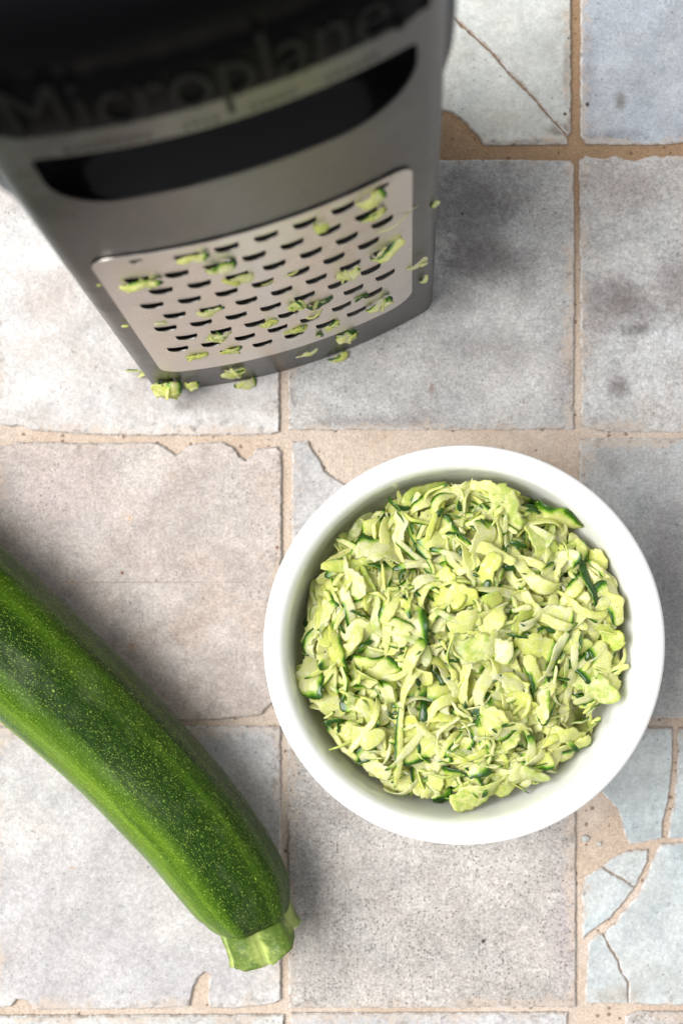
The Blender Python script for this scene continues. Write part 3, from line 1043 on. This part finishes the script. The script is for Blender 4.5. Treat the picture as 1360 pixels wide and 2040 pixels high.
# plate with its grating holes
PL = (-0.0424 + SO, 0.0424 + SO, 0.0255, 0.1345)
plate_out = rrect(PL[0], PL[1], PL[2], PL[3], (0.0065, 0.0085, 0.0055, 0.0065))
holes, hc = [], []
rows = [0.0402 + 0.01098 * k for k in range(9)]
for k, z in enumerate(rows):
    off = 0.0023 if k % 2 == 0 else -0.0021
    for q in range(-4, 5):
        s = off + 0.01038 * q
        if abs(s) > 0.0355: continue
        if k == 0 and not -0.0305 < s < 0.0300: continue
        if k == 8 and (abs(s) > 0.030 or s < -0.025): continue
        hw, hh = 0.0032, 0.0044
        if k == 8 and (s < -0.026 or s > 0.03): hw, hh = 0.002, 0.003
        hc.append((s + SO, z, hw, hh))
for (s, z, hw, hh) in hc + [(-0.0310 + SO, 0.1305, 0.0016, 0.0026), (0.0338 + SO, 0.1300, 0.0020, 0.0030)]:
    # straight cutting edge above, round belly below
    h = [(s - hw, z + hh * 0.42), (s - hw * 0.97, z + hh * 0.50), (s + hw * 0.97, z + hh * 0.50), (s + hw, z + hh * 0.42)]
    for q in range(1, 12):
        a = math.pi * q / 12
        h.append((s + hw * math.cos(a), z + hh * 0.42 - hh * 0.92 * math.sin(a) ** 0.55))
    h.reverse()
    holes.append(h)


def plate_fn(s, z, out):
    bump = 0.0
    for (hs, hz, hw, hh) in hc:
        dx = (s - hs) / hw
        dy = (z - hz) / (hh * 0.5)
        if abs(dx) < 2 and abs(dy) < 2:
            r = math.sqrt(dx * dx + dy * dy)
            bump = max(bump, (0.00025 if dy < 0 else 0.0002) * math.exp(-((r - 1) / 0.28) ** 2))
    return face(s, z, 0.0008 + out + bump)


sheet('grating_plate', plate_out, holes, 0.0010, plate_fn, 0.00035, [M_plate], groot)['label'] = 'bright steel grating plate with staggered half round holes'

# front panel: openings behind the plate and for the grip
ZT = 0.2060
slot = rrect(-0.0405 + SO, 0.0438 + SO, 0.1680, 0.1945, (0.014, 0.019, 0.0020, 0.0020), 14)
win = rrect(PL[0] + 0.003, PL[1] - 0.003, PL[2] + 0.003, PL[3] - 0.003, (0.005, 0.006, 0.004, 0.005))
sheet('front_panel', [(-AH, 0.0004), (AH, 0.0004), (AH, ZT), (-AH, ZT)], [win, slot], 0.0026, face, 0.0006, [M_body], groot)


def shell_section(z, out=0.0, full=False):
    """points from the right front seam round the back to the left front seam"""
    hw = WG / 2 + out
    d0 = fd(AH, z) - out
    db = DEP - z * TANB + out
    rb = 0.008
    pts = []
    p0, p1, p2 = Vector((AH, d0)), Vector((hw - 0.0006, d0 + 0.0010)), Vector((hw, d0 + 0.0085))
    for q in range(9):
        u = q / 8
        pts.append(p0 * (1 - u) ** 2 + p1 * 2 * u * (1 - u) + p2 * u * u)
    pts.append(Vector((hw, (d0 + 0.0085 + db - rb) / 2)))
    for q in range(7):
        a = R(90 * q / 6)
        pts.append(Vector((hw - rb + rb * math.cos(a), db - rb + rb * math.sin(a))))
    left = [Vector((-p.x, p.y)) for p in reversed(pts)]
    ring = pts + left
    if full:
        k = 20
        for q in range(1, k):
            s = -AH + 2 * AH * q / k
            ring.append(Vector((s, fd(s, z) - out)))
    return ring


def loft(name, rings, closed, mats, parent, cap_top=False, cap_bot=False, flip=False):
    V, F = [], []
    n = len(rings[0])
    for rg in rings: V += rg
    for i in range(len(rings) - 1):
        for j in range(n if closed else n - 1):
            j2 = (j + 1) % n
            f = (i * n + j, i * n + j2, (i + 1) * n + j2, (i + 1) * n + j)
            F.append(tuple(reversed(f)) if flip else f)
    if cap_top: F.append(tuple((len(rings) - 1) * n + j for j in range(n)))
    if cap_bot: F.append(tuple(reversed(range(n))))
    return link(name, mesh(name, V, F), parent, mats)


zs = [0.0004 + (0.2365 - 0.0004) * k / 28 for k in range(29)]
outer_r = [[Vector((p.x, p.y, z)) for p in shell_section(z)] for z in zs]
inner_r = [[Vector((p.x, p.y, z)) for p in shell_section(z, -0.0006)] for z in reversed(zs)]
loft('side_and_back_shell', outer_r + inner_r, False, [M_body], groot)
lin_r = [[Vector((p.x, p.y, z)) for p in shell_section(z, -0.0030, True)] for z in zs]
loft('inner_lining', lin_r, True, [M_dark], groot, flip=True) if False else None

# black top: a dark reflection on the steel put into shape and colour
cap = []
for z, o in ((ZT - 0.0006, 0.0), (ZT, 0.0006), (ZT + 0.001, 0.0009), (0.222, 0.0009), (0.2265, 0.0004), (0.2272, -0.0002), (0.2280, 0.0003), (0.238, 0.0000), (0.2425, -0.0012),
             (0.2450, -0.0036), (0.2460, -0.0070)):
    ring = shell_section(z, -0.0008 if z < 0.236 else o, True)
    nfr = 19                                            # front points come last
    for q in range(len(ring) - nfr, len(ring)):
        s = ring[q].x
        ring[q] = Vector((s, fd(s, z) - o))
    cap.append([Vector((p.x, p.y, z)) for p in ring])
loft('top_cap', cap, True, [M_cap], groot, True, True)['label'] = 'black top with dark reflection painted in'

# concave black grip behind the slot
gv, gf = [], []
gx0, gx1, gz0, gz1 = -0.0430, 0.0440, 0.1645, 0.1980
NX, NZ = 60, 24
for j in range(NZ + 1):
    for i in range(NX + 1):
        s = gx0 + (gx1 - gx0) * i / NX
        z = gz0 + (gz1 - gz0) * j / NZ
        a, b = (2 * i / NX - 1), (2 * j / NZ - 1)
        dep = 0.0115 * max(0.0, 1 - abs(a) ** 5.0) ** 0.8 * max(0.0, 1 - abs(b) ** 3.0) ** 0.7
        gv.append(face(s, z, -0.0010 - dep))
for j in range(NZ):
    for i in range(NX):
        b = j * (NX + 1) + i
        gf.append((b, b + 1, b + NX + 2, b + NX + 1))
link('grip_recess', mesh('grip_recess', gv, gf), groot, [M_black])['label'] = 'glossy black concave finger recess'

# raised black grips on the two sides and the sharp side plate on the left
for sg in (-1, 1):
    V, F = [], []
    NU, NV = 20, 12
    for j in range(NV + 1):
        for i in range(NU + 1):
            a, b = 2 * i / NU - 1, 2 * j / NV - 1
            z = 0.181 + 0.015 * b
            dfront, dback = fd(AH, z) + 0.0045, DEP - z * TANB - 0.006
            y = (dfront + dback) / 2 + (dback - dfront) / 2 * a
            h = 0.0042 * max(0.0, 1 - a ** 4) ** 0.6 * max(0.0, 1 - b ** 4) ** 0.6
            V.append(Vector((sg * (WG / 2 - 0.0007 + h), y, z)))
    for j in range(NV):
        for i in range(NU):
            b = j * (NU + 1) + i
            f = (b, b + 1, b + NU + 2, b + NU + 1)
            F.append(f if sg > 0 else tuple(reversed(f)))
    link('side_grip', mesh('side_grip', V, F), groot, [M_black])
    V = []
    for z in (0.030, 0.128):
        for y in (fd(AH, z) + 0.012, DEP - z * TANB - 0.012):
            for x in (WG / 2 - 0.0002, WG / 2 + 0.0011):
                V.append(Vector((sg * x, y, z)))
    F = [(0, 1, 3, 2), (4, 6, 7, 5), (0, 4, 5, 1), (2, 3, 7, 6), (1, 5, 7, 3), (0, 2, 6, 4)]
    link('side_plate', mesh('side_plate', V, F, False), groot, [M_plate])


# lettering across the top of the face
def text_on_face(body, s0, s1, z0, z1, out, mat, name, spacing=1.0):
    cu = bpy.data.curves.new(name, 'FONT')
    cu.body = body
    cu.space_character = spacing
    cu.resolution_u = 4
    cu.extrude = 0.02
    cu.offset = -0.006
    ob = bpy.data.objects.new(name, cu)
    COL.objects.link(ob)
    bpy.context.view_layer.update()
    me = bpy.data.meshes.new_from_object(ob.evaluated_get(bpy.context.evaluated_depsgraph_get()))
    bpy.data.objects.remove(ob)
    bm = bmesh.new()
    bm.from_mesh(me)
    bmesh.ops.triangulate(bm, faces=bm.faces)
    xs = [v.co.x for v in bm.verts]
    ys = [v.co.y for v in bm.verts]
    xa, xb, ya, yb = min(xs), max(xs), min(ys), max(ys)
    for v in bm.verts:
        s = s0 + (v.co.x - xa) / (xb - xa) * (s1 - s0)
        z = z0 + (v.co.y - ya) / (yb - ya) * (z1 - z0)
        v.co = face(s, z, out + (0.0005 if v.co.z > 0 else 0.0))
    bm.to_mesh(me)
    bm.free()
    me.name = name
    me.materials.clear()
    return link(name, me, groot, [mat])


text_on_face('Microplane', -0.0400, 0.0360, 0.2005, 0.2280, 0.0010, M_letter, 'lettering')
text_on_face('\u00ae', 0.0372, 0.0396, 0.2062, 0.2090, 0.0010, M_letter, 'registered_mark')
# the small line below the name is too blurred to read: rows of tiny strokes
rs = random.Random(3)
V, F = [], []
s = -0.0335
for grp in (9, 4, 5, 6):
    for q in range(grp):
        for (dx0, dx1, dz0, dz1) in ((0, 0.0004, 0, 0.0019), (0.0004, 0.0012, 0.0014 * rs.random(), 0)):
            za = 0.1967 + dz0
            zb = 0.1967 + (dz1 if dz1 else dz0 + 0.0005)
            b = len(V)
            V += [face(s + dx0, za, 0.0003), face(s + dx1, za, 0.0003), face(s + dx1, zb, 0.0003), face(s + dx0, zb, 0.0003)]
            F.append((b, b + 1, b + 2, b + 3))
        s += 0.0021
    s += 0.0060
link('small_print', mesh('small_print', V, F, False), groot, [M_letter])

# ------------------------------------------------------------------ zucchini scraps clinging to the grater
ROTF = math.atan(TANF)
rs = random.Random(77)


def scrap_frame(px, py, ang, lift):
    """matrix: X along the scrap, Z out of the grater face; ang turns in the face"""
    gq = P(px, py, 0.0).to_2d() - GO
    if gq.dot(GY) < fdc(gq.dot(GX), 0.0) - 0.0002:            # fallen just in front: lies on the tiles
        return Matrix.Translation(P(px, py, 0.0009 + lift)) @ Matrix.Rotation(math.atan2(GX.y, GX.x) + R(ang), 4, 'Z')
    s, z = on_face(px, py)
    nrm = Vector((-(8 * BUL * s / WG ** 2) * 0 - 0.0, -1, TANF)).normalized()
    slope = 8 * BUL * s / WG ** 2
    ex_ = Vector((1, slope, 0)).normalized()
    nz = Vector((slope, -1, TANF)).normalized()
    ey_ = nz.cross(ex_).normalized()
    mt = Matrix((ex_, ey_, nz)).transposed().to_4x4()
    base = Matrix.Translation((GO.x, GO.y, 0)) @ Matrix.Rotation(math.atan2(GX.y, GX.x), 4, 'Z')
    return base @ Matrix.Translation(face(s, z, 0.0006 + lift) + Vector((0, fdc(s, z) - fd(s, z), 0))) @ mt @ Matrix.Rotation(R(ang), 4, 'Z')


def scrap(label, pieces, cat='shred', group='zucchini scraps on the grater'):
    """pieces: (px, py, length mm, width mm, angle, skin, tilt, curl)"""
    multi = len(pieces) > 1
    root = None
    for (px, py, L, Wd, ang, skin, tilt, curl) in pieces:
        th = rs.uniform(0.6, 1.0) if Wd > 2 else 0.5
        gq = P(px, py, 0.0).to_2d() - GO
        low = gq.dot(GY) - fdc(gq.dot(GX), 0.0)
        wf = 0.85 if low < 0 else (0.70 if low < 0.006 else 0.46)
        v, f, sk = shred_geo(rs, L * 1.3e-3, Wd * wf * 0.88e-3, th * 1e-3, curl + rs.uniform(0, 0.7), rs.uniform(-0.9, 0.9), rs.uniform(-0.9, 0.9), skin, 0.48, 22, 8)
        bits = [(v, f, sk, None, rs.random())]
        for q in range(1 if Wd > 4 else 0):                    # torn threads caught on the scrap
            v, f, sk = shred_geo(rs, L * rs.uniform(0.5, 1.0) * 1e-3, rs.uniform(0.8, 1.7) * 1e-3, 0.5e-3, rs.uniform(0.3, 1.6), rs.uniform(-1.2, 1.2),
                                 rs.uniform(-1, 1), rs.choice(['none', 'none', 'edge', 'end', 'tint']), 0.6, 16, 6)
            bits.append((v, f, sk, Matrix.Translation((rs.uniform(-0.3, 0.3) * L * 1e-3, rs.uniform(-0.4, 0.4) * Wd * wf * 1e-3, 0.0004)) @ Matrix.Rotation(rs.uniform(-0.9, 0.9), 4, 'Z'), rs.random()))
        me = shred_mesh(bits if L > 2 else bits[:1])
        mt = scrap_frame(px, py, ang, th * 0.35e-3 + abs(math.sin(R(tilt))) * Wd * 0.25e-3) @ Matrix.Rotation(-R(tilt), 4, 'X')
        if not multi:
            o = link('zucchini_scrap', me)
            o.matrix_world = mt
            tag(o, label, cat, group)
            return
        if root is None:
            root = empty('zucchini_scrap_clump', mt.to_translation())
            tag(root, label, 'shred clump', group)
        o = link('shred', me, root)
        o.matrix_local = Matrix.Translation(-mt.to_translation()) @ mt


scrap('pale flake at the top left of the grating plate, right of the small hole', [(381, 505, 7, 5, 8, 'end', 25, 0.5)])
scrap('curled dark green scrap in the upper left holes of the plate', [(437, 521, 7.5, 7, 12, 'both', 40, 0.9)])
scrap('square pale flake below the curled dark green scrap', [(472, 548, 7, 7, 4, 'none', 20, 0.4)])
scrap('long green edged strip near the upper left edge of the plate', [(278, 556, 9, 6, 0, 'end', 35, 0.4), (322, 549, 10, 6, 8, 'edge', 40, 0.5)])
scrap('bright pale flake near the top right of the plate', [(736, 388, 7, 9, 20, 'end', 25, 0.6)])
scrap('green scrap lodged in a hole below the top right flake', [(741, 420, 6.5, 5, 18, 'both', 40, 0.5)])
scrap('small green scrap hanging from a top row hole', [(637, 441, 3, 8, 10, 'tint', 30, 0.4)])
scrap('thin pale sliver reaching the right edge of the plate', [(780, 440, 15.5, 1.6, 12, 'none', 10, 0.2)])
scrap('bright green strip near the right edge of the plate', [(768, 489, 9.5, 7, 22, 'edge', 45, 0.4)])
scrap('white star shaped clump on the right half of the plate', [(690, 535, 7, 9, 30, 'none', 25, 0.7), (706, 545, 6, 8, -35, 'end', 30, 0.7), (733, 515, 6, 5, 22, 'tint', 20, 0.3)])
scrap('folded green scrap at the lower right corner of the plate', [(752, 597, 7.5, 7, 15, 'both', 40, 0.8), (775, 583, 6, 6, 35, 'end', 35, 0.6)])
scrap('dark green sliver in the hole left of the folded green scrap', [(717, 586, 4, 3, 10, 'top', 35, 0.3)])
scrap('pale green forked scrap in the middle of the plate', [(586, 598, 4.5, 8, 15, 'tint', 30, 0.5), (575, 612, 3.5, 8, 60, 'end', 35, 0.4)])
scrap('dark green skin strip right of the forked scrap', [(633, 597, 7.5, 4.5, 8, 'top', 30, 0.4), (638, 607, 4, 4, 0, 'none', 20, 0.3)])
scrap('pale flake filling a hole on the left half of the plate', [(417, 613, 7, 5, 4, 'end', 20, 0.3)])
scrap('pale square flake left of the forked scrap', [(533, 636, 4.5, 6, 10, 'none', 25, 0.5), (508, 642, 5, 3, 8, 'tint', 10, 0.2)])
scrap('pale leafy clump low on the middle left of the plate', [(432, 664, 8, 5, 20, 'none', 25, 0.5), (459, 651, 4, 8, 60, 'end', 30, 0.5), (464, 672, 5.5, 7, -25, 'none', 30, 0.6), (486, 672, 5.5, 4, 10, 'tint', 10, 0.3)])
scrap('small pale crumb near the left edge of the plate', [(318, 639, 3, 4, 0, 'none', 10, 0.3)])
scrap('thin pale strip right of the middle of the plate', [(624, 622, 6, 3.5, 22, 'none', 15, 0.3)])
scrap('wet translucent strip over the lowest row of holes', [(588, 651, 6.5, 5, 0, 'none', 15, 0.3), (580, 638, 3.5, 5, 30, 'tint', 25, 0.4)])
scrap('small dark green skin scrap at the lower edge of the plate', [(635, 660, 3, 6, 80, 'top', 20, 0.2)])
scrap('bright green scrap right of the dark skin scrap', [(658, 641, 5.5, 5, 40, 'edge', 40, 0.4), (637, 638, 4, 4, 10, 'end', 30, 0.4)])
scrap('wet crumbs around a low hole left of centre', [(458, 691, 6, 6, 8, 'end', 20, 0.4), (430, 694, 4, 4, 10, 'tint', 15, 0.3)])
scrap('pale flake in the lowest hole near the left corner', [(391, 703, 6, 4.5, 8, 'none', 20, 0.3)])
scrap('long thin pale strip across the centre of the plate', [(556, 548, 9, 2.0, 14, 'none', 10, 0.2)])
scrap('thin curled shred with a green tip below the plate', [(610, 700, 6.5, 2.5, 20, 'none', 20, 0.8), (596, 703, 2.5, 4, 40, 'end', 30, 0.3)])
scrap('clump of pale and green shreds on the lower edge of the face', [(688, 660, 6, 9, 10, 'none', 25, 0.5), (719, 656, 6, 5, 28, 'top', 35, 0.4), (672, 683, 6, 7, 0, 'both', 40, 0.6), (692, 684, 4, 7, 45, 'end', 35, 0.5),
                                                               (655, 674, 6.5, 4, 16, 'none', 10, 0.3)])
scrap('green strip hanging off the bottom edge under the clump', [(668, 706, 7, 4.5, 25, 'edge', 35, 0.4)])
scrap('feathery clump of shreds at the bottom edge above the grout joint', [(462, 737, 6.5, 5, 8, 'edge', 30, 0.4), (484, 733, 3.5, 9, 70, 'none', 35, 0.7), (503, 733, 7, 6, 10, 'tint', 30, 0.6), (528, 744, 6, 6, -20, 'end', 35, 0.7),
                                                                       (543, 741, 5.5, 3, 8, 'none', 20, 0.4), (489, 722, 5, 4, 5, 'none', 10, 0.2)])
scrap('square flake with green edge at the bottom of the feathery clump', [(487, 757, 6.5, 6, -5, 'ends', 40, 0.5)])
scrap('big pale lump of shreds at the front left corner of the grater', [(330, 762, 9, 9, -25, 'none', 45, 0.9), (348, 772, 9, 9, 10, 'both', 55, 1.0), (335, 745, 6, 6, 10, 'both', 40, 0.6), (357, 782, 6, 7, 60, 'end', 50, 0.9),
                                                                     (325, 778, 5, 6, -30, 'end', 50, 0.5)])
scrap('small pale flake right of the corner lump', [(379, 759, 5, 6, 20, 'end', 30, 0.7)])
scrap('flat green edged scrap at the lower left edge of the grater', [(266, 733, 4.5, 3, -5, 'edge', 25, 0.3)])
scrap('tiny bright green scrap next to the corner lump', [(289, 744, 4, 4, 0, 'both', 35, 0.6)])
scrap('white flake on the dark margin right of the plate', [(828, 520, 6, 5, 15, 'none', 25, 0.4)])
scrap('bright green crumb on the dark margin left of the plate', [(248, 643, 1.6, 2.2, 0, 'tint', 15, 0.2)])
scrap('tiny dark green speck above the crumb on the left margin', [(196, 562, 1.0, 1.6, 0, 'tint', 15, 0.2)])
scrap('thin white curl on the right corner of the grater', [(843, 552, 3, 4, 50, 'none', 20, 0.8), (849, 541, 5, 3, 75, 'none', 30, 1.2)])
scrap('small green edged scrap at the right edge of the grater', [(864, 398, 3, 4.5, 70, 'edge', 30, 0.3)])
scrap('pale sliver near the top right corner of the plate', [(800, 352, 2.5, 3, 20, 'none', 10, 0.3)]) if False else None
